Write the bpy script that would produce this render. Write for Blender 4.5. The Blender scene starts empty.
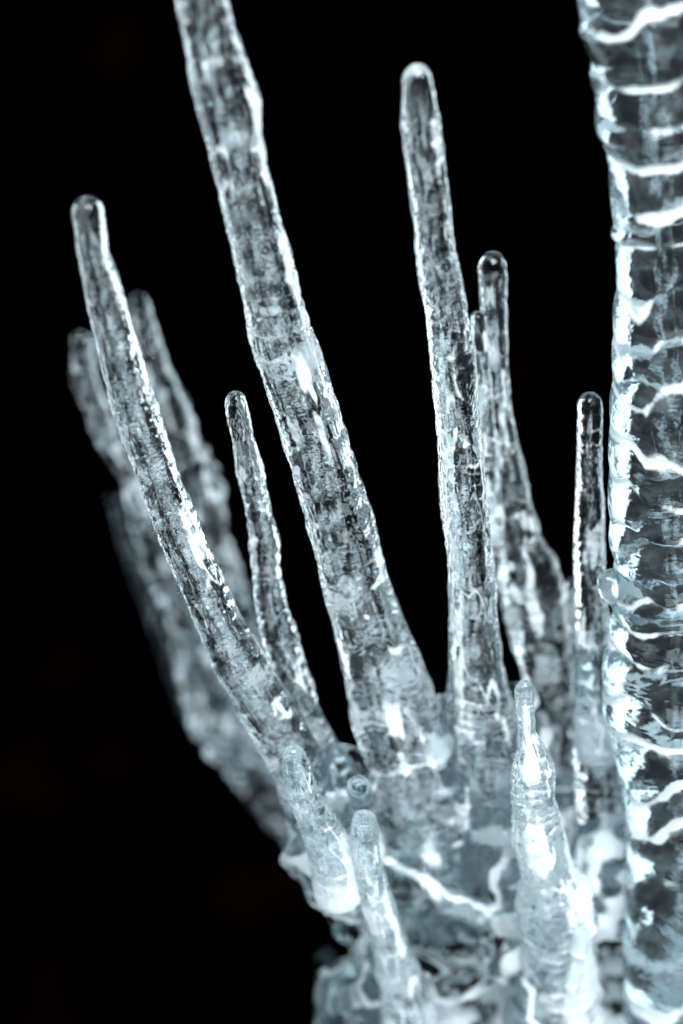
import bpy, math, random
import numpy as np
from mathutils import Vector, Matrix

random.seed(7)
SC = bpy.context.scene
COL = SC.collection
W, H = 683, 1024

# ------------------------------------------------------------------ camera
PITCH = math.radians(24)
DIST = 1.13
LENS = 85.0
TARGET = np.array([0.0, 0.0, 0.24])
CAMLOC = TARGET + DIST * np.array([0.0, -math.cos(PITCH), math.sin(PITCH)])
FPX = LENS / 36.0 * H
FWD = np.array([0.0, math.cos(PITCH), -math.sin(PITCH)])
UP = np.array([0.0, math.sin(PITCH), math.cos(PITCH)])
RIGHT = np.array([1.0, 0.0, 0.0])

cam_d = bpy.data.cameras.new('camera')
cam = bpy.data.objects.new('camera', cam_d)
COL.objects.link(cam)
cam.location = CAMLOC
cam.rotation_euler = (math.radians(90) - PITCH, 0, 0)
cam_d.lens = LENS
cam_d.sensor_width = 36
cam_d.sensor_fit = 'AUTO'
cam_d.clip_start = 0.01
cam_d.clip_end = 100
cam_d.dof.use_dof = True
cam_d.dof.focus_distance = 1.118
cam_d.dof.aperture_fstop = 2.7
SC.camera = cam


def at(px, py, Y):
    """Point of the vertical plane y=Y seen at pixel px,py, and its depth."""
    d = FWD + RIGHT * ((px - W / 2) / FPX) - UP * ((py - H / 2) / FPX)
    t = (Y - CAMLOC[1]) / d[1]
    return CAMLOC + d * t, t


# ------------------------------------------------------------------ noise
def _h(ix, iy, iz, seed):
    n = (ix.astype(np.int64) * 374761393 + iy.astype(np.int64) * 668265263
         + iz.astype(np.int64) * 2147483647 + seed * 1274126177) & 0xffffffff
    n = ((n ^ (n >> 13)) * 1274126177) & 0xffffffff
    n = ((n ^ (n >> 15)) * 2246822519) & 0xffffffff
    n = n ^ (n >> 14)
    return (n & 0xffffff) / float(0xffffff) * 2 - 1


def vnoise(x, y, z, seed=0):
    x, y, z = np.broadcast_arrays(x, y, z)
    ix, iy, iz = np.floor(x), np.floor(y), np.floor(z)
    fx, fy, fz = x - ix, y - iy, z - iz
    ix, iy, iz = ix.astype(np.int64), iy.astype(np.int64), iz.astype(np.int64)
    q = lambda f: f * f * f * (f * (f * 6 - 15) + 10)
    ux, uy, uz = q(fx), q(fy), q(fz)
    r = 0
    for a in (0, 1):
        for b in (0, 1):
            for c in (0, 1):
                w = (ux if a else 1 - ux) * (uy if b else 1 - uy) * (uz if c else 1 - uz)
                r = r + w * _h(ix + a, iy + b, iz + c, seed)
    return r


def fbm(x, y, z, seed=0, oct=3, gain=.5):
    s, a, t = 0, 1.0, 0
    for o in range(oct):
        s = s + a * vnoise(x * 2 ** o + 17.3 * o, y * 2 ** o + 5.1 * o, z * 2 ** o, seed + o)
        t += a
        a *= gain
    return s / t


def smooth1(a, k):
    if k < 1:
        return a
    p = np.concatenate([np.repeat(a[:1], k, 0), a, np.repeat(a[-1:], k, 0)])
    c = np.cumsum(np.concatenate([np.zeros_like(p[:1]), p]), 0)
    n = 2 * k + 1
    return (c[n:] - c[:-n]) / n


# ------------------------------------------------------------------ materials
def newmat(name):
    m = bpy.data.materials.new(name)
    m.use_nodes = True
    nt = m.node_tree
    nt.nodes.clear()
    out = nt.nodes.new('ShaderNodeOutputMaterial')
    return m, nt, out


def node(nt, t, **kw):
    n = nt.nodes.new(t)
    for k, v in kw.items():
        if k.startswith('i_'):
            key = k[2:]
            key = int(key) if key.isdigit() else key
            n.inputs[key].default_value = v
        else:
            setattr(n, k, v)
    return n


def ramp(nt, src, a, b, lo=0.0, hi=1.0):
    m = node(nt, 'ShaderNodeMapRange', clamp=True)
    m.interpolation_type = 'SMOOTHSTEP'
    m.inputs['From Min'].default_value = a
    m.inputs['From Max'].default_value = b
    m.inputs['To Min'].default_value = lo
    m.inputs['To Max'].default_value = hi
    nt.links.new(src, m.inputs['Value'])
    return m.outputs['Result']


def ice_material(name, rough=0.02, haze=0.012, frost=.95, bump=0.14, scale=1.0, clear=0.05, col=(.93, .96, .97, 1), hz_lo=None, hz_hi=None, brk_amp=1.3):
    """Clear wet ice: refracting, with cloudy frost where the mesh attribute 'frost' says."""
    m, nt, out = newmat(name)
    L = nt.links.new
    tc = node(nt, 'ShaderNodeTexCoord')
    n1 = node(nt, 'ShaderNodeTexNoise', i_Scale=260 * scale, i_Detail=3.0)
    n2 = node(nt, 'ShaderNodeTexNoise', i_Scale=900 * scale, i_Detail=2.0)
    n3 = node(nt, 'ShaderNodeTexNoise', i_Scale=75 * scale, i_Detail=6.0, i_Roughness=.68, i_Distortion=.6)
    for n in (n1, n2, n3):
        L(tc.outputs['Object'], n.inputs['Vector'])
    add = node(nt, 'ShaderNodeMath', operation='MULTIPLY_ADD')
    L(n2.outputs['Fac'], add.inputs[0]); add.inputs[1].default_value = .3
    L(n1.outputs['Fac'], add.inputs[2])
    bp = node(nt, 'ShaderNodeBump', i_Strength=bump, i_Distance=.0012)
    L(add.outputs[0], bp.inputs['Height'])
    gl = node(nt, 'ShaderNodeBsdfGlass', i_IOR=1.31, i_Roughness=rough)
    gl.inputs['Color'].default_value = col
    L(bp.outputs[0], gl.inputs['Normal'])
    tr = node(nt, 'ShaderNodeBsdfTransparent')
    tr.inputs['Color'].default_value = col
    mixg = node(nt, 'ShaderNodeMixShader', i_0=clear)
    L(gl.outputs[0], mixg.inputs[1]); L(tr.outputs[0], mixg.inputs[2])
    df = node(nt, 'ShaderNodeBsdfDiffuse'); df.inputs['Color'].default_value = (.85, .885, .90, 1)
    tl = node(nt, 'ShaderNodeBsdfTranslucent'); tl.inputs['Color'].default_value = (.85, .89, .91, 1)
    L(bp.outputs[0], df.inputs['Normal'])
    mf = node(nt, 'ShaderNodeMixShader', i_0=.5)
    L(df.outputs[0], mf.inputs[1]); L(tl.outputs[0], mf.inputs[2])
    at_ = node(nt, 'ShaderNodeAttribute', attribute_name='frost')
    # cloudiness = attribute (rings, feet) broken by noise + a faint all-over haze
    brk = node(nt, 'ShaderNodeMath', operation='MULTIPLY_ADD', i_1=brk_amp, i_2=-.5 * brk_amp)
    L(n3.outputs['Fac'], brk.inputs[0])
    ma = node(nt, 'ShaderNodeMath', operation='ADD'); L(at_.outputs['Fac'], ma.inputs[0]); L(brk.outputs[0], ma.inputs[1])
    mb = node(nt, 'ShaderNodeMath', operation='MULTIPLY', i_1=frost); L(ramp(nt, ma.outputs[0], .33, .80), mb.inputs[0])
    hz = ramp(nt, n3.outputs['Fac'], .48, .72, haze * .12 if hz_lo is None else hz_lo, haze * 2.2 if hz_hi is None else hz_hi)
    mc = node(nt, 'ShaderNodeMath', operation='ADD', use_clamp=True); L(mb.outputs[0], mc.inputs[0]); L(hz, mc.inputs[1])
    mx = node(nt, 'ShaderNodeMixShader')
    L(mc.outputs[0], mx.inputs[0]); L(mixg.outputs[0], mx.inputs[1]); L(mf.outputs[0], mx.inputs[2])
    L(mx.outputs[0], out.inputs['Surface'])
    return m


def core_material(name, dens=.85, lo=.46):
    """Milky streak of trapped air: white scattering threads with gaps between them."""
    m, nt, out = newmat(name)
    L = nt.links.new
    uv = node(nt, 'ShaderNodeUVMap')
    mp = node(nt, 'ShaderNodeMapping'); mp.inputs['Scale'].default_value = (5, 900, 1)
    L(uv.outputs[0], mp.inputs[0])
    n1 = node(nt, 'ShaderNodeTexNoise', i_Scale=1.0, i_Detail=3.0, i_Roughness=.65); L(mp.outputs[0], n1.inputs['Vector'])
    mp2 = node(nt, 'ShaderNodeMapping'); mp2.inputs['Scale'].default_value = (4, 90, 1)
    L(uv.outputs[0], mp2.inputs[0])
    n2 = node(nt, 'ShaderNodeTexNoise', i_Scale=1.0, i_Detail=4.0); L(mp2.outputs[0], n2.inputs['Vector'])
    a = ramp(nt, n1.outputs['Fac'], .40, .62)
    b = ramp(nt, n2.outputs['Fac'], lo, lo + .22)
    mu = node(nt, 'ShaderNodeMath', operation='MULTIPLY'); L(a, mu.inputs[0]); L(b, mu.inputs[1])
    mu2 = node(nt, 'ShaderNodeMath', operation='MULTIPLY', i_1=dens); L(mu.outputs[0], mu2.inputs[0])
    df = node(nt, 'ShaderNodeBsdfDiffuse'); df.inputs['Color'].default_value = (.84, .90, .92, 1)
    tl = node(nt, 'ShaderNodeBsdfTranslucent'); tl.inputs['Color'].default_value = (.84, .90, .92, 1)
    mf = node(nt, 'ShaderNodeMixShader', i_0=.45); L(df.outputs[0], mf.inputs[1]); L(tl.outputs[0], mf.inputs[2])
    tr = node(nt, 'ShaderNodeBsdfTransparent')
    mx = node(nt, 'ShaderNodeMixShader'); L(mu2.outputs[0], mx.inputs[0]); L(tr.outputs[0], mx.inputs[1]); L(mf.outputs[0], mx.inputs[2])
    L(mx.outputs[0], out.inputs['Surface'])
    return m


ICE = ice_material('clear_ice')
ICE_BASE = ice_material('base_ice', rough=.03, haze=.008, bump=.08, clear=.0, col=(.66, .715, .73, 1))
ICE_FROSTY = ice_material('frosty_ice', rough=.03, haze=.10, bump=.2, clear=.0, brk_amp=1.6, col=(.90, .94, .95, 1))
ICE_WHITE = ice_material('white_bubbly_ice', rough=.08, bump=.3, hz_lo=.45, hz_hi=.98)
ICE_COLUMN = ice_material('column_ice', rough=.035, bump=.12, scale=.8, hz_lo=.015, hz_hi=.12, col=(.66, .73, .755, 1), brk_amp=1.5)
ICE_DIM_TINT = ice_material('dim_tinted_ice', rough=.02, haze=.012, frost=.8, col=(.86, .90, .915, 1))  # weaker light on the background icicles, put into the ice tint
ICE_SHADE_TINT = ice_material('shade_tinted_ice', rough=.05, haze=.02, frost=.25, col=(.42, .48, .50, 1))  # darker copy: shade beyond the lamps' reach painted into the ice colour
CORE = core_material('milky_core')
CORE_SOLID = core_material('dense_milky_core', dens=.92, lo=.43)


# ------------------------------------------------------------------ meshes
def make_mesh(name, v, f, mat, uv=None, frost=None, normals=None):
    me = bpy.data.meshes.new(name)
    v = np.asarray(v, dtype=np.float32)
    f = np.asarray(f, dtype=np.int32)
    me.vertices.add(len(v)); me.vertices.foreach_set('co', v.ravel())
    k = f.shape[1]
    me.loops.add(f.size); me.loops.foreach_set('vertex_index', f.ravel())
    me.polygons.add(len(f))
    me.polygons.foreach_set('loop_start', np.arange(0, f.size, k, dtype=np.int32))
    me.polygons.foreach_set('use_smooth', np.ones(len(f), dtype=bool))
    if uv is not None:
        l = me.uv_layers.new(name='UVMap')
        l.data.foreach_set('uv', uv[f.ravel()].astype(np.float32).ravel())
    if frost is not None:
        a = me.attributes.new('frost', 'FLOAT', 'POINT')
        a.data.foreach_set('value', frost.astype(np.float32))
    me.update(calc_edges=True)
    me.validate()
    if normals is not None:
        me.normals_split_custom_set_from_vertices([tuple(n) for n in normals])
    me.materials.append(mat)
    return me


def link(name, me, parent=None, loc=None):
    o = bpy.data.objects.new(name, me)
    COL.objects.link(o)
    if parent is not None:
        o.parent = parent
    if loc is not None:
        o.location = loc
    return o


def grid_faces(n, m):
    """Quads of an n x m grid closed in the m direction."""
    i = np.arange(n - 1)[:, None]; j = np.arange(m)[None, :]
    a = i * m + j; b = i * m + (j + 1) % m
    c = (i + 1) * m + (j + 1) % m; d = (i + 1) * m + j
    return np.stack([a, d, c, b], -1).reshape(-1, 4)


def centreline(pts, Y, dY=0.0, step=.0008):
    """pts: (py, px, halfwidth px across) from tip to foot. Returns points, radii, arclength."""
    p = np.array(pts, float)
    ys = np.arange(p[0, 0], p[-1, 0], .5)
    xs = smooth1(np.interp(ys, p[:, 0], p[:, 1]), 10)
    hw = smooth1(np.interp(ys, p[:, 0], p[:, 2]), 6)
    slope = np.gradient(xs, ys)
    rp = hw * np.cos(np.arctan(slope))
    P, R = [], []
    for k, (x, y, r) in enumerate(zip(xs, ys, rp)):
        q, t = at(x, y, Y + dY * k / len(ys))
        P.append(q); R.append(r * t / FPX)
    P, R = np.array(P), np.array(R)
    s = np.concatenate([[0], np.cumsum(np.linalg.norm(np.diff(P, axis=0), axis=1))])
    n = max(24, int(s[-1] / step))
    ss = np.linspace(0, s[-1], n)
    P = np.stack([np.interp(ss, s, P[:, k]) for k in range(3)], 1)
    R = np.interp(ss, s, R)
    return P, R, ss, np.interp(ss, s, ys)


def frames(P):
    T = np.gradient(P, axis=0)
    T /= np.linalg.norm(T, axis=1, keepdims=True)
    ref = np.array([0.0, 1.0, 0.0])
    A = np.cross(T, ref); A /= np.linalg.norm(A, axis=1, keepdims=True)
    B = np.cross(A, T)
    return T, A, B


def rings(s, th, spacing, seed, cw=.10, wv=.45, base=None):
    """Quasi periodic ripples along s whose crests wander with angle; returns bulge 0..1 and crease 0..1."""
    w = wv * fbm(np.cos(th) * 1.1, np.sin(th) * 1.1, s / (spacing * 2.2), seed, 2)
    ph = s / spacing + 1.3 * vnoise(s / (spacing * 3.1), 0.0 * th, 3.3, seed + 9) + w
    if base is not None:
        ph = base + .85 * w
    fr = ph - np.floor(ph)
    bul = np.abs(np.sin(math.pi * fr)) ** .7
    d = np.minimum(fr, 1 - fr)
    return bul, np.exp(-(d / cw) ** 2), np.floor(ph)


def icicle(name, label, pts, Y, seed, mat=ICE, category='icicle', group=None, dY=0.0, spacing=.010, ring=.05,
           lump=.10, flute=.04, fine=.008, ripple=.016, mid=.038, frost_ring=.5, foot_frost=.1, core=.22, tipfrac=1.3, seg=112,
           step=.0008, flat_tip=False, round_end=False, frost_all=0.0, core_dens=CORE, squash=1.0, strands=1, cap_frost=0.0, cw=.10, ring_base=.3, thread=.6, patch=.55, psc=1.0, wv=.45, marks=None):
    P, R, s, yy = centreline(pts, Y, dY, step)
    n, m = len(P), seg
    T, A, B = frames(P)
    r0 = R[0]
    rc = r0 * (.45 if flat_tip else 1.15)
    d = np.clip(s / rc, 0, 1)
    prof = np.sqrt(np.maximum(1 - (1 - d) ** 2, 0)) if not flat_tip else np.maximum(1 - (1 - d) ** 3, 0) ** .5
    if round_end:
        e = np.clip((s[-1] - s) / (R[-1] * 1.0), 0, 1)
        prof = prof * np.sqrt(np.maximum(1 - (1 - e) ** 2, 1e-6))
    prof[0] = max(prof[0], .02)
    th = np.linspace(0, 2 * math.pi, m, endpoint=False)[None, :]
    S = s[:, None] + 0 * th
    TH = th + 0 * S
    rm = R[:, None]
    rb = float(np.mean(R))
    bul, crease, idx = rings(S, TH, spacing, seed, cw, wv,
                            None if marks is None else np.interp(yy, marks, np.arange(len(marks)))[:, None])
    if marks is not None:
        crease = crease * (.85 + .5 * vnoise(np.round(yy / 38.0)[:, None] * 1.37 + 0 * TH, 2.5, 8.1, seed + 3))
    amp = .55 + .45 * vnoise(S / (spacing * 2.0), np.cos(TH) * .8, np.sin(TH) * .8, seed + 21)
    disp = ring * (bul - .6) * amp
    disp = disp + lump * fbm(np.cos(TH) * 1.0, np.sin(TH) * 1.0, S / (1.9 * rb), seed + 31, 2)
    disp = disp + flute * fbm(np.cos(TH) * 3.0, np.sin(TH) * 3.0, S / (7.0 * rb), seed + 41, 2)
    # sharp wandering ridges
    rg = 1 - np.abs(fbm(np.cos(TH) * 1.7, np.sin(TH) * 1.7, S / (3.2 * rb), seed + 51, 3)) * 2.2
    disp = disp + flute * 1.1 * np.clip(rg, 0, 1) ** 2
    disp = disp + mid * fbm(np.cos(TH) * 1.5, np.sin(TH) * 1.5, S / (.5 * rb), seed + 57, 3, .5)
    rip = np.sin(2 * math.pi * (S / .0046 + 2.6 * fbm(np.cos(TH) * 1.3, np.sin(TH) * 1.3, S / .011, seed + 58, 3)))
    disp = disp + ripple * rip * np.clip(.5 + .9 * vnoise(np.cos(TH) * 1.2, np.sin(TH) * 1.2, S / (1.3 * rb), seed + 59), 0, 1)
    disp = disp + fine * fbm(np.cos(TH) * rb / .0016, np.sin(TH) * rb / .0016, S / .0016, seed + 61, 2)
    ease = np.clip(s / (1.2 * r0), 0.15, 1)[:, None]
    rad = rm * prof[:, None] * (1 + disp * ease)
    V = (P[:, None, :] + A[:, None, :] * (np.cos(TH) * rad)[..., None]
         + B[:, None, :] * (np.sin(TH) * rad * squash)[..., None])
    # cloudy frost: in ring creases, patches and towards the foot
    u = s / s[-1]
    fr = frost_ring * crease * np.clip(ring_base + 1.2 * fbm(np.cos(TH) * 1.3, np.sin(TH) * 1.3, S / (spacing * 1.5), seed + 71, 2), 0, 1)
    pt = np.clip(fbm(np.cos(TH) * 1.5 / psc, np.sin(TH) * 1.5 / psc, S / (2.5 * rb * psc), seed + 81, 3) * 2.6 - .3, 0, 1)
    fr = fr + pt * patch
    zl = fbm(np.cos(TH) * .95, np.sin(TH) * .95, S / (5.5 * rb), seed + 87, 3, .45)
    fr = fr + thread * np.exp(-(zl / .035) ** 2) * np.clip(.5 + 1.5 * vnoise(np.cos(TH), np.sin(TH), S / (2 * rb), seed + 89), 0, 1)
    fr = fr + foot_frost * (np.clip((u - .55) / .45, 0, 1) ** 2)[:, None] + frost_all
    fr = fr * np.clip((s - 1.2 * r0) / (2.0 * r0), 0, 1)[:, None]
    fr = fr + cap_frost * np.clip(1.3 - s / (1.1 * r0), 0, 1)[:, None] * 2
    fr = np.clip(fr, 0, 1)
    base = P[-1]
    root = bpy.data.objects.new(name, None)
    COL.objects.link(root)
    root.location = base
    root.empty_display_size = .02
    root['label'] = label
    root['category'] = category
    if group:
        root['group'] = group
    V = V - base
    # smooth normals over the whole surface
    du = np.roll(V, -1, 1) - np.roll(V, 1, 1)
    dv = np.gradient(V, axis=0)
    N = np.cross(dv, du); N /= (np.linalg.norm(N, axis=2, keepdims=True) + 1e-12)
    outw = V + base - P[:, None, :]
    sg = np.sign(np.sum(N * outw)); N = N * (sg if sg else 1)
    kt = int(np.searchsorted(s, tipfrac * r0 * 1.6))
    kt = min(max(kt, 6), n - 8)
    F = grid_faces(n, m)
    # pole caps
    tipc = V[0].mean(0); endc = V[-1].mean(0)

    def piece(a, b, nm, cap_a, cap_b):
        v = V[a:b + 1].reshape(-1, 3); nn = N[a:b + 1].reshape(-1, 3); fz = fr[a:b + 1].ravel()
        f = grid_faces(b - a + 1, m)
        tri = []
        if cap_a:
            v = np.vstack([v, tipc[None]]); nn = np.vstack([nn, -T[0][None]]); fz = np.append(fz, fz[0])
            c = len(v) - 1
            tri += [(c, j, (j + 1) % m, (j + 1) % m) for j in range(m)]
        if cap_b:
            v = np.vstack([v, endc[None]]); nn = np.vstack([nn, T[-1][None]]); fz = np.append(fz, fz[-1])
            c = len(v) - 1; o = (b - a) * m
            tri += [(c, o + (j + 1) % m, o + j, o + j) for j in range(m)]
        me = make_mesh_mixed(nm, v, f, tri, mat, fz, nn)
        return link(nm, me, root)
    piece(0, kt, 'tip', True, False)
    piece(kt, n - 1, 'shaft', False, True)
    # milky core
    if core:
        for q in range(strands):
            ks = max(2, int(kt * .75))
            mm = 28
            t2 = np.linspace(0, 2 * math.pi, mm, endpoint=False)[None, :]
            S2 = s[ks:, None] + 0 * t2
            wob = 1 + .5 * fbm(np.cos(t2) * 1.2, np.sin(t2) * 1.2, S2 / (1.1 * rb), seed + 91 + q, 3)
            tp = np.clip((s[ks:] - s[ks]) / (2.5 * r0), .12, 1)[:, None]
            rr = R[ks:, None] * core * wob * tp * (1 if q == 0 else .5)
            off = (.18 * vnoise(s[ks:] / (3 * rb), 0 * s[ks:], 7.7, seed + 95 + q) + (0 if q == 0 else .38 * (-1) ** q)) * R[ks:]
            off2 = (0 if q == 0 else -.25) * R[ks:]
            C2 = P[ks:] + A[ks:] * off[:, None] + B[ks:] * off2[:, None]
            v2 = (C2[:, None, :] + A[ks:, None, :] * (np.cos(t2) * rr)[..., None]
                  + B[ks:, None, :] * (np.sin(t2) * rr)[..., None]) - base
            uv = np.stack([np.abs(np.linspace(-1, 1, mm))[None, :] + 0 * S2 + seed, S2], -1).reshape(-1, 2)
            me = make_mesh('milky_core', v2.reshape(-1, 3), grid_faces(v2.shape[0], mm), core_dens, uv=uv)
            link('milky_core', me, root)
    return root


def make_mesh_mixed(name, v, quads, tris4, mat, frost, normals):
    me = bpy.data.meshes.new(name)
    quads = np.asarray(quads, np.int32)
    tris = np.array([t[:3] for t in tris4], np.int32).reshape(-1, 3)
    li = np.concatenate([quads.ravel(), tris.ravel()])
    starts = np.concatenate([np.arange(len(quads)) * 4, len(quads) * 4 + np.arange(len(tris)) * 3]).astype(np.int32)
    me.vertices.add(len(v)); me.vertices.foreach_set('co', np.asarray(v, np.float32).ravel())
    me.loops.add(len(li)); me.loops.foreach_set('vertex_index', li.astype(np.int32))
    me.polygons.add(len(starts)); me.polygons.foreach_set('loop_start', starts)
    me.polygons.foreach_set('use_smooth', np.ones(len(starts), dtype=bool))
    a = me.attributes.new('frost', 'FLOAT', 'POINT'); a.data.foreach_set('value', np.asarray(frost, np.float32))
    me.update(calc_edges=True)
    me.normals_split_custom_set_from_vertices([tuple(x) for x in normals])
    me.materials.append(mat)
    return me


# ------------------------------------------------------------------ the icicles (py, px, halfwidth)
G_TALL = 'icicles standing up from the ice mound'
# Each list runs from the tip down to the foot.
A_ = [(-150, 178, 23), (-40, 196, 24), (0, 203, 25), (34, 210, 25), (70, 219, 29), (100, 228, 33), (130, 234.5, 28), (168, 241.5, 26), (236, 258, 28), (303, 274, 29),
      (340, 282, 32), (404, 303, 32.5), (441, 315.5, 32.5), (508, 337, 33.5), (576, 354, 34), (643, 374, 37), (685, 387, 42),
      (740, 405, 49), (800, 422, 55), (880, 440, 60), (905, 445, 61)]
B_ = [(197, 88, 14.5), (205, 88, 15), (211, 88, 15.5), (230, 91, 15), (250, 92.5, 15.5), (285, 102, 19), (355, 119, 21),
      (400, 132, 23), (443, 145.5, 23), (487, 162, 22), (531, 179, 24), (575, 199, 24), (619, 217, 25), (668, 243, 29),
      (707, 265, 32), (745, 288, 31), (783, 306, 32), (830, 326, 33), (880, 350, 35)]
C_ = [(391, 235, 9.5), (398, 235.5, 10), (409, 237, 11.7), (434, 242, 11), (469, 250, 13.5), (487, 253.5, 12), (520, 260, 12.5),
      (540, 265, 15), (575, 267, 13.5), (600, 270, 15), (630, 278, 18), (668, 289, 18), (707, 301, 18), (745, 316, 21), (800, 340, 28)]
D_ = [(64, 418, 12), (72, 418, 13), (80, 418, 14.5), (120, 420, 18), (152, 424, 20), (198, 430.5, 19.5), (251, 436, 19),
      (303, 445.5, 20.5), (350, 450.5, 22.5), (400, 455, 22), (441, 459.5, 22.5), (474, 461, 23.5), (542, 468, 23),
      (610, 473.5, 22.5), (660, 476, 26), (700, 481, 32), (740, 487, 41), (810, 494, 48), (870, 500, 50)]
E_ = [(251, 492, 12), (258, 492.5, 12.5), (265, 493, 13.5), (302, 493.5, 12), (331, 494, 13), (370, 496, 13), (401, 498.5, 13.5),
      (436, 503.5, 14), (471, 508, 16.5), (499, 510, 20), (541, 519, 24), (562, 527, 31), (580, 530, 32), (629, 540, 29), (671, 548, 27),
      (724, 552, 29), (790, 555, 33), (850, 560, 36)]
F_ = [(311, 478, 7), (320, 478, 7.5), (340, 479, 9), (400, 483, 10), (460, 487, 11), (520, 491, 13), (565, 495, 11)]
G_ = [(392, 590, 11.5), (400, 590, 12), (408, 590.4, 12.3), (450, 589, 12), (506, 589, 14), (550, 589, 15.3), (611, 592, 16),
      (660, 595, 21), (720, 598, 25), (800, 602, 25), (900, 605, 27)]
H_ = [(-170, 645, 66), (-40, 650, 68), (0, 652, 72), (22, 655, 75), (52, 657, 65), (66, 658, 67), (105, 660, 62), (130, 660, 63), (150, 661, 53), (166, 662, 51), (232, 663, 51),
      (266, 666, 49), (299, 665, 51), (365, 666, 53), (400, 667, 56), (450, 668, 58), (506, 669, 58), (541, 670, 58),
      (560, 671, 56), (610, 673, 59), (640, 675, 66), (665, 677, 72), (700, 679, 74), (731, 681, 70), (766, 684, 64), (802, 687, 60),
      (837, 690, 60), (900, 694, 68), (960, 698, 72), (1080, 704, 80)]
I_ = [(682, 525, 8), (688, 525, 9), (694, 525, 9.8), (731, 526.5, 9.5), (748, 529.5, 13), (766, 532, 20), (802, 534, 21),
      (837, 539, 24), (873, 549, 31), (908, 555, 36), (935, 558, 35), (985, 560, 38), (1050, 564, 46)]
J_ = [(747, 293, 9.5), (754, 293.5, 11), (760, 295.5, 12), (780, 300, 14), (800, 306, 17), (830, 319, 21), (855, 332, 25), (880, 338, 25), (906, 341, 22)]
K_ = [(817, 364, 11.5), (823, 364, 13), (830, 364, 13.5), (850, 365, 14.5), (890, 373, 15.5), (920, 384, 17.5), (960, 394, 19),
      (1000, 405, 25), (1050, 412, 30)]
M_ = [(292, 138, 8.5), (300, 138, 9), (330, 146, 13), (355, 151, 15), (400, 167, 18), (443, 178, 20), (487, 197, 22), (531, 204, 23),
      (573, 219, 24), (630, 236, 25), (700, 258, 26), (780, 290, 26)]
M2_ = [(331, 81, 8), (340, 81, 9), (377, 86, 11.5), (420, 100, 13), (440, 107, 14), (480, 133, 15), (530, 155, 20), (573, 172, 26),
       (630, 203, 29), (700, 228, 35), (745, 241, 42), (790, 278, 44), (840, 322, 44), (900, 372, 40)]
M3_ = [(492, 111, 5.5), (535, 122, 6), (573, 136, 6), (630, 157, 5.5), (706, 183, 5.5), (740, 202, 5.5), (780, 236, 6), (830, 280, 8)]
P_ = [(578, 571, 5), (600, 571, 6.5), (640, 572, 8), (690, 574, 9), (760, 576, 12)]
O_ = [(952, 326, 7), (962, 326, 8), (985, 328, 9), (1040, 330, 12)]

icicle('icicle', 'thick tall icicle rising diagonally out through the top of the picture', A_, -.04, 11, dY=.09,
       group=G_TALL, spacing=.015, ring=.085, lump=.06, flute=.06, frost_ring=1.0, foot_frost=.0, cw=.16, ring_base=0.0, patch=.7, psc=.65, core=.25, core_dens=CORE_SOLID, strands=2)
icicle('icicle', 'long slanting icicle with a dark clear tip, leaning farthest left in front', B_, -.04, 23, dY=.055, core_dens=CORE_SOLID,
       group=G_TALL, spacing=.009, ring=.085, lump=.08, flute=.05, frost_ring=.4, foot_frost=.1, core=.28, strands=2)
icicle('icicle', 'thin wavy icicle between the slanting left one and the thick diagonal one', C_, .03, 37,
       group=G_TALL, spacing=.0068, ring=.14, lump=.12, flute=.04, frost_ring=.5)
icicle('icicle', 'tall upright icicle with a frosted cap, right of the thick diagonal one', D_, -.02, 41, dY=.06, core_dens=CORE_SOLID, cap_frost=.25,
       group=G_TALL, spacing=.0095, ring=.10, lump=.10, flute=.055, frost_ring=.5, foot_frost=.12, strands=2)
icicle('icicle', 'round tipped icicle with a swollen lumpy foot behind the tall upright one', E_, .085, 157,
       group=G_TALL, spacing=.0085, ring=.10, lump=.20, flute=.04, frost_ring=.6, foot_frost=.35, patch=.9, psc=.8)
icicle('icicle', 'narrow pale icicle half hidden behind the tall upright one', F_, .075, 59,
       group=G_TALL, spacing=.008, ring=.05, lump=.08, frost_all=.25, core=.4)
icicle('icicle', 'thin straight ringed icicle standing just left of the ice column', G_, .04, 61, cap_frost=.1,
       group=G_TALL, spacing=.0078, ring=.13, lump=.08, flute=.03, frost_ring=.6, cw=.14)
icicle('ice_column', 'massive ringed ice column at the right edge', H_, .0, 71, mat=ICE_COLUMN, marks=[-170, -120, -60, 2, 62, 98, 152, 222, 236, 292, 345, 388, 437, 478, 520, 556, 594, 613, 641, 686, 716, 768, 800, 858, 905, 965, 1030, 1090], category='ice column',
       spacing=.026, ring=.12, lump=.05, flute=.008, mid=.018, fine=.004, ripple=.003, frost_ring=1.35, ring_base=.6, cw=.13, patch=.25, psc=.45, thread=.1, wv=.8, foot_frost=.1, core=.16, seg=208)
icicle('icicle', 'short knobbly white icicle with a wide foot in the front right', I_, -.06, 83, dY=.075, mat=ICE_FROSTY,
       group=G_TALL, spacing=.0075, ring=.14, lump=.22, flute=.04, frost_ring=.6, foot_frost=.8, frost_all=.30, patch=.9, mid=.09, core=.5, core_dens=CORE_SOLID)
icicle('icicle', 'stubby icicle with a round white bulb at its lower end, front left', J_, -.05, 97, dY=.03, mat=ICE_FROSTY,
       group=G_TALL, spacing=.009, ring=.05, lump=.10, mid=.038, foot_frost=1.3, frost_all=.22, patch=.9, core=.5, core_dens=CORE_SOLID, round_end=True)
icicle('icicle', 'flat topped milky stump beside the bulb ended stubby icicle', K_, -.05, 101, dY=.07, mat=ICE_FROSTY,
       group=G_TALL, spacing=.010, ring=.07, lump=.12, flat_tip=True, foot_frost=.5, frost_all=.3, patch=.9, core=.5, core_dens=CORE_SOLID)
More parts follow.
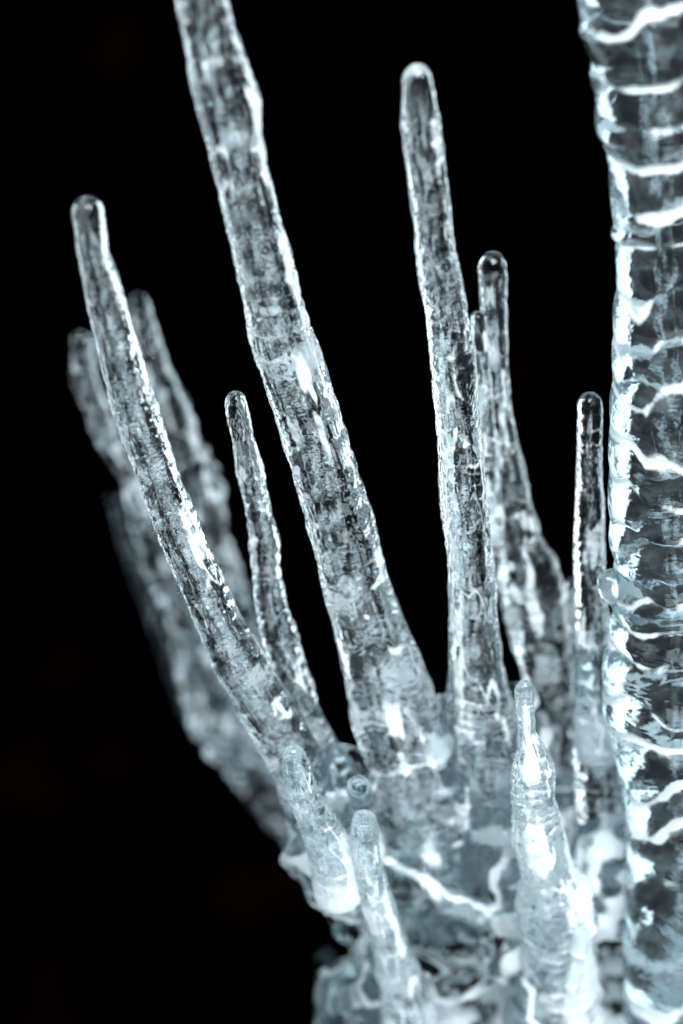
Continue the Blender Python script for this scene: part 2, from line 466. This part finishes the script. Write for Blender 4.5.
icicle('icicle', 'blurred lumpy icicle in the background, just behind the long slanting one', M_, .21, 107, mat=ICE_DIM_TINT,
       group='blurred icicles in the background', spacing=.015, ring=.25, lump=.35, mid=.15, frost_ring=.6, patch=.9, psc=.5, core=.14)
icicle('icicle', 'blurred background icicle with a thin curved tip and a broad knobbly foot, far left', M2_, .23, 109, mat=ICE_DIM_TINT,
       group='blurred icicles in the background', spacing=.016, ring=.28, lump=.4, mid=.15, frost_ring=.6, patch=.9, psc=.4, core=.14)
icicle('icicle', 'dim thin blurred icicle, lowest tip of the far left cluster', M3_, .27, 113, mat=ICE_SHADE_TINT,
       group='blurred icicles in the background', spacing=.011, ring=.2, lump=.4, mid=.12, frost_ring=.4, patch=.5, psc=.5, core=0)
icicle('icicle', 'small pale icicle between the swollen foot and the thin ringed one', P_, .09, 131,
       group=G_TALL, lump=.12, spacing=.008, frost_all=.3)
icicle('icicle', 'faint stub beside the rounded lump at the bottom left', O_, .2, 137, mat=ICE_SHADE_TINT,
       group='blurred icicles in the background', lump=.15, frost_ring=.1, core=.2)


# ------------------------------------------------------------------ ice mound from a smooth union, meshed with surface nets
def capsule(G, a, b, ra, rb):
    ab = b - a
    t = np.clip(((G - a) @ ab) / (ab @ ab), 0, 1)
    q = G - a - t[..., None] * ab
    return np.sqrt((q * q).sum(-1)) - (ra + (rb - ra) * t)


def smin(a, b, k):
    h = np.clip(.5 + .5 * (b - a) / k, 0, 1)
    return b + (a - b) * h - k * h * (1 - h)


def surface_nets(D, org, vs):
    ins = D < 0
    nx, ny, nz = D.shape
    corners = [(i, j, k) for i in (0, 1) for j in (0, 1) for k in (0, 1)]
    cnt = sum(ins[i:nx - 1 + i, j:ny - 1 + j, k:nz - 1 + k].astype(np.int8) for i, j, k in corners)
    act = (cnt > 0) & (cnt < 8)
    idx = -np.ones(act.shape, np.int64)
    c = np.argwhere(act)
    idx[act] = np.arange(len(c))
    acc = np.zeros((len(c), 3)); num = np.zeros(len(c))
    for a in corners:
        for ax in range(3):
            if a[ax]:
                continue
            b = list(a); b[ax] = 1
            da = D[c[:, 0] + a[0], c[:, 1] + a[1], c[:, 2] + a[2]]
            db = D[c[:, 0] + b[0], c[:, 1] + b[1], c[:, 2] + b[2]]
            mk = (da < 0) != (db < 0)
            t = np.where(mk, da / (da - db + 1e-15), 0)
            p = np.tile(np.array(a, float), (len(c), 1)); p[:, ax] += t
            acc[mk] += p[mk]; num[mk] += 1
    V = org + vs * (c + acc / num[:, None])
    F = []
    for ax in range(3):
        u, w = (ax + 1) % 3, (ax + 2) % 3
        sl0 = [slice(1, None)] * 3; sl1 = [slice(1, None)] * 3
        sl0[ax] = slice(0, -1); sl1[ax] = slice(1, None)
        for x in (u, w):
            sl0[x] = slice(1, -1); sl1[x] = slice(1, -1)
        e = ins[tuple(sl0)] != ins[tuple(sl1)]
        st = ins[tuple(sl0)]
        pos = np.argwhere(e); flip = st[e]
        off = np.array([0, 0, 0]); off[u] = 1; off[w] = 1
        pos = pos + off
        du = np.zeros(3, int); du[u] = 1
        dw = np.zeros(3, int); dw[w] = 1
        g = lambda q: idx[q[:, 0], q[:, 1], q[:, 2]]
        q = np.stack([g(pos - du - dw), g(pos - dw), g(pos), g(pos - du)], 1)
        q[~flip] = q[~flip][:, ::-1]
        F.append(q)
    F = np.concatenate(F)
    return V, F[(F >= 0).all(1)]


def mound_mesh(name, prims, mat, k=.015, vs=.0024, seed=5, lump=.008, frost=1.1, nsc=1.0):
    caps = []
    for pr in prims:
        (x0, y0, r0, Y0), (x1, y1, r1, Y1) = pr
        a, ta = at(x0, y0, Y0); b, tb = at(x1, y1, Y1)
        caps.append((a, b + np.array([1e-6, 0, 0]), r0 * ta / FPX, r1 * tb / FPX))
    lo = np.min([np.minimum(a - ra, b - rb) for a, b, ra, rb in caps], 0) - .02
    hi = np.max([np.maximum(a + ra, b + rb) for a, b, ra, rb in caps], 0) + .02
    ax = [np.arange(lo[q], hi[q], vs) for q in range(3)]
    G = np.stack(np.meshgrid(*ax, indexing='ij'), -1).astype(np.float32)
    D = None
    for a, b, ra, rb in caps:
        d = capsule(G, a.astype(np.float32), b.astype(np.float32), ra, rb)
        D = d if D is None else smin(D, d, k)
    V, F = surface_nets(D, lo, vs)
    x, y, z = V[:, 0], V[:, 1], V[:, 2]
    # normals from faces
    fn = np.cross(V[F[:, 2]] - V[F[:, 0]], V[F[:, 3]] - V[F[:, 1]])
    N = np.zeros_like(V)
    for q in range(4):
        np.add.at(N, F[:, q], fn)
    N /= np.linalg.norm(N, axis=1, keepdims=True) + 1e-12
    rg = 1 - np.abs(fbm(x / .03, y / .03, z / .03, seed + 3, 3)) * 2.4
    h = lump * fbm(x / (.032 * nsc), y / (.032 * nsc), z / (.045 * nsc), seed, 2) + lump * .8 * np.clip(rg, 0, 1) ** 2 \
        + lump * .05 * fbm(x / .006, y / .005, z / .005, seed + 7, 2)
    V = V + N * h[:, None]
    f = np.clip(frost * (-.16 + 2.9 * np.clip(rg, 0, 1) ** 6 + 1.5 * fbm(x / .025, y / .025, z / .025, seed + 13, 3)), 0, 1)
    c = V.mean(0)
    me = make_mesh(name, V - c, F, mat, frost=f)
    return me, c


def upto(pts, y0, y1, Y, grow=1.06):
    """Capsules wrapping the foot of an icicle between two picture rows."""
    p = np.array(pts, float)
    ys = np.linspace(y0, y1, 4)
    xs = np.interp(ys, p[:, 0], p[:, 1]); r = np.interp(ys, p[:, 0], p[:, 2]) * grow
    return [((xs[i], ys[i], r[i], Y), (xs[i + 1], ys[i + 1], r[i + 1], Y)) for i in range(3)]


prims = []
prims += upto(A_, 880, 940, .015, .9)
prims += upto(B_, 835, 880, -.01, .9)
prims += upto(C_, 775, 800, .0, .9)
prims += upto(D_, 820, 870, .015, .9)
prims += upto(E_, 800, 850, .055, .95)
prims += upto(G_, 850, 900, .01, .9)
prims += [
    # webs between neighbouring feet
    ((346, 800, 8, .03), (372, 845, 22, .04)),
    ((437, 722, 9, .01), (446, 790, 24, .02)), ((454, 712, 8, .015), (452, 790, 22, .025)),
    ((508, 690, 10, .03), (520, 760, 24, .04)), ((602, 660, 14, .02), (606, 740, 20, .02)),
    # the body of the mound and its big soft lumps
    ((430, 960, 60, .07), (650, 990, 70, .07)), ((430, 960, 60, .07), (400, 1100, 90, .05)),
    ((400, 850, 40, .06), (420, 930, 38, .03)), ((480, 970, 46, .04), (465, 1030, 50, .03)),
    ((610, 970, 46, .04), (650, 1020, 55, .03)), ((580, 1040, 46, .03), (590, 1100, 60, .03)),
    ((402, 1040, 50, .03), (400, 1100, 60, .03)),
    ((553, 955, 30, .0), (556, 1060, 44, .02)),
    ((500, 890, 46, .06), (450, 900, 48, .05)), ((600, 890, 36, .07), (560, 850, 36, .08)),
    ((396, 882, 14, -.012), (455, 920, 16, -.012)), ((455, 920, 16, -.012), (525, 958, 20, -.012)),
    ((490, 820, 40, .06), (500, 890, 42, .06)), ((376, 930, 28, .01), (390, 1000, 38, .0)),
]
prims = [tuple((x, y, r, Y + .03) for x, y, r, Y in pr) for pr in prims]
me, c = mound_mesh('ice_mound', prims, ICE_BASE)
o = link('ice_ground', me, None, c)
o['kind'] = 'structure'


def lump(label, prims, seed, mat=ICE_BASE, name='ice_lump', group='rounded lumps of ice at the bottom', frost=.7, amp=.003, vs=.0016, nsc=1.0, k=.01):
    me, c = mound_mesh(name, prims, mat, k=k, vs=vs, seed=seed, lump=amp, frost=frost, nsc=nsc)
    o = link(name, me, None, c)
    o['label'] = label; o['category'] = 'ice lump'; o['group'] = group
    return o


lump('rounded blurred ice lump in the bottom left corner of the mound', [((352, 1000, 36, .04), (360, 1080, 46, .04))], 211)
lump('smooth cloudy ice lump below the short knobbly icicle', [((540, 985, 30, .0), (548, 1070, 40, .0))], 223)
lump('thin white ice bow looping under the bulb ended stubby icicle',
     [((336, 895, 6, .03), (345, 932, 7, .03)), ((345, 932, 7, .03), (378, 958, 7, .03))], 227, amp=.001, vs=.0012)
lump('white ridge of ice running diagonally between the stump and the short knobbly icicle',
     [((386, 862, 3.5, .012), (412, 874, 6, .012)), ((412, 874, 6, .012), (446, 902, 5, .012)), ((446, 902, 5, .012), (474, 913, 8.5, .012)),
      ((474, 913, 8.5, .012), (500, 927, 6, .012)), ((500, 927, 6, .012), (523, 946, 9, .012)), ((500, 927, 5, .012), (535, 928, 4, .012))], 229,
     mat=ICE_WHITE, frost=1.0, amp=.0035, vs=.001, nsc=.3, k=.004)
lump('white frosty web where the foot of the thick diagonal icicle meets the tall upright one',
     [((438, 714, 3, .034), (443, 742, 10, .034)), ((443, 742, 10, .034), (449, 790, 9, .030)), ((449, 790, 9, .030), (456, 832, 5, .028)),
      ((458, 718, 4, .032), (446, 745, 8, .034)), ((443, 745, 8, .032), (408, 773, 4, .012))], 241, mat=ICE_FROSTY, frost=1.5, amp=.004, vs=.001, nsc=.35, k=.012)
lump('white drip tongue hanging at the foot of the short knobbly icicle', [((581, 935, 8, -.032), (573, 985, 9, -.03))], 233, mat=ICE_WHITE,
     frost=.9, amp=.002, vs=.001, nsc=.3)
lump('pointed ice nodule sticking out of the left side of the ice column', [((605, 580, 5, -.004), (613, 584, 11, -.002)), ((613, 584, 11, -.002), (628, 590, 22, .008))], 239, mat=ICE_FROSTY, frost=1.2, amp=.0015,
     vs=.0012, name='ice_nodule')
# clear bead
me, c = mound_mesh('ice_nub', [((358.5, 787, 12, -.03), (361, 800, 13, .05))], ICE, vs=.0008, lump=.0003, frost=.1)
o = link('ice_nub', me, None, c)
o['label'] = 'small clear round ice nub pointing outward just above the flat topped stump'; o['category'] = 'ice nub'

# ------------------------------------------------------------------ dark rock behind and below
def backdrop():
    nx, ny = 120, 90
    u = np.linspace(-4.5, 4.5, nx)[None, :]
    t = np.linspace(0, 1, ny)[:, None]
    # floor running back, then curving up into a wall
    L = t * 8.0
    yy = np.where(L < 3.2, -1.2 + L, 2.0 + .9 * np.sin(np.clip((L - 3.2) / .9, 0, math.pi / 2)))
    zz = np.where(L < 3.2, -1.5, -1.5 + .9 * (1 - np.cos(np.clip((L - 3.2) / .9, 0, math.pi / 2))) + np.clip(L - 3.2 - 1.4137, 0, None))
    X = u + 0 * t
    nz = fbm(X / .6, (yy + 0 * u) / .6, (zz + 0 * u) / .6, 77, 4)
    Yv = yy + 0 * u + .18 * nz
    Zv = zz + 0 * u + .12 * nz
    V = np.stack([X, Yv, Zv], -1).reshape(-1, 3)
    i = np.arange(ny - 1)[:, None]; j = np.arange(nx - 1)[None, :]
    F = np.stack([i * nx + j, i * nx + j + 1, (i + 1) * nx + j + 1, (i + 1) * nx + j], -1).reshape(-1, 4)
    m, nt, out = newmat('dark_rock')
    tc = node(nt, 'ShaderNodeTexCoord')
    n = node(nt, 'ShaderNodeTexNoise', i_Scale=5.0, i_Detail=6.0)
    nt.links.new(tc.outputs['Object'], n.inputs['Vector'])
    cr = node(nt, 'ShaderNodeValToRGB')
    cr.color_ramp.elements[0].position = .58; cr.color_ramp.elements[0].color = (.0002, .00018, .00018, 1)
    cr.color_ramp.elements[1].position = .85; cr.color_ramp.elements[1].color = (.020, .008, .005, 1)
    nt.links.new(n.outputs['Fac'], cr.inputs[0])
    b = node(nt, 'ShaderNodeBsdfDiffuse')
    nt.links.new(cr.outputs[0], b.inputs['Color'])
    nt.links.new(b.outputs[0], out.inputs['Surface'])
    me = make_mesh('rock_ground', V, F, m)
    o = link('rock_ground', me); o['kind'] = 'structure'


backdrop()


# ------------------------------------------------------------------ light
def area(name, loc, aim, sx, sy, power, col, spread=180):
    d = bpy.data.lights.new(name, 'AREA')
    d.shape = 'RECTANGLE'; d.size = sx; d.size_y = sy
    d.energy = power; d.color = col
    d.spread = math.radians(spread)
    o = bpy.data.objects.new(name, d)
    COL.objects.link(o)
    o.location = loc
    o.rotation_euler = (Vector(aim) - Vector(loc)).to_track_quat('-Z', 'Y').to_euler()
    return o


COOL = (.83, .94, 1.0)
area('lamp', (-1.05, .75, -.14), (0, 0, .2), .95, 1.1, 7, COOL)
area('lamp', (1.15, .75, -.14), (.05, 0, .2), .95, 1.1, 9, COOL)
area('lamp', (.1, -.75, 1.25), (0, .05, .15), .9, .6, 48, COOL)
area('lamp', (.25, -.55, -.25), (.06, .05, .06), .5, .35, 1.7, COOL, 100)  # added fill from an unseen source, brightens the frost on the base
area('lamp', (.1, .15, -1.0), (.05, .05, .2), 1.0, .6, 5, COOL)

w = bpy.data.worlds.new('World'); SC.world = w
w.use_nodes = True
w.node_tree.nodes['Background'].inputs['Color'].default_value = (.45, .75, .9, 1)
w.node_tree.nodes['Background'].inputs['Strength'].default_value = .01

SC.view_settings.view_transform = 'Standard'
SC.view_settings.look = 'None'
SC.view_settings.exposure = 0.38
SC.view_settings.gamma = 1
SC.cycles.use_denoising = True
SC.cycles.max_bounces = 24
SC.cycles.transmission_bounces = 20
SC.cycles.glossy_bounces = 8
SC.cycles.diffuse_bounces = 5
SC.cycles.transparent_max_bounces = 32
SC.cycles.sample_clamp_indirect = 6
SC.cycles.blur_glossy = .5
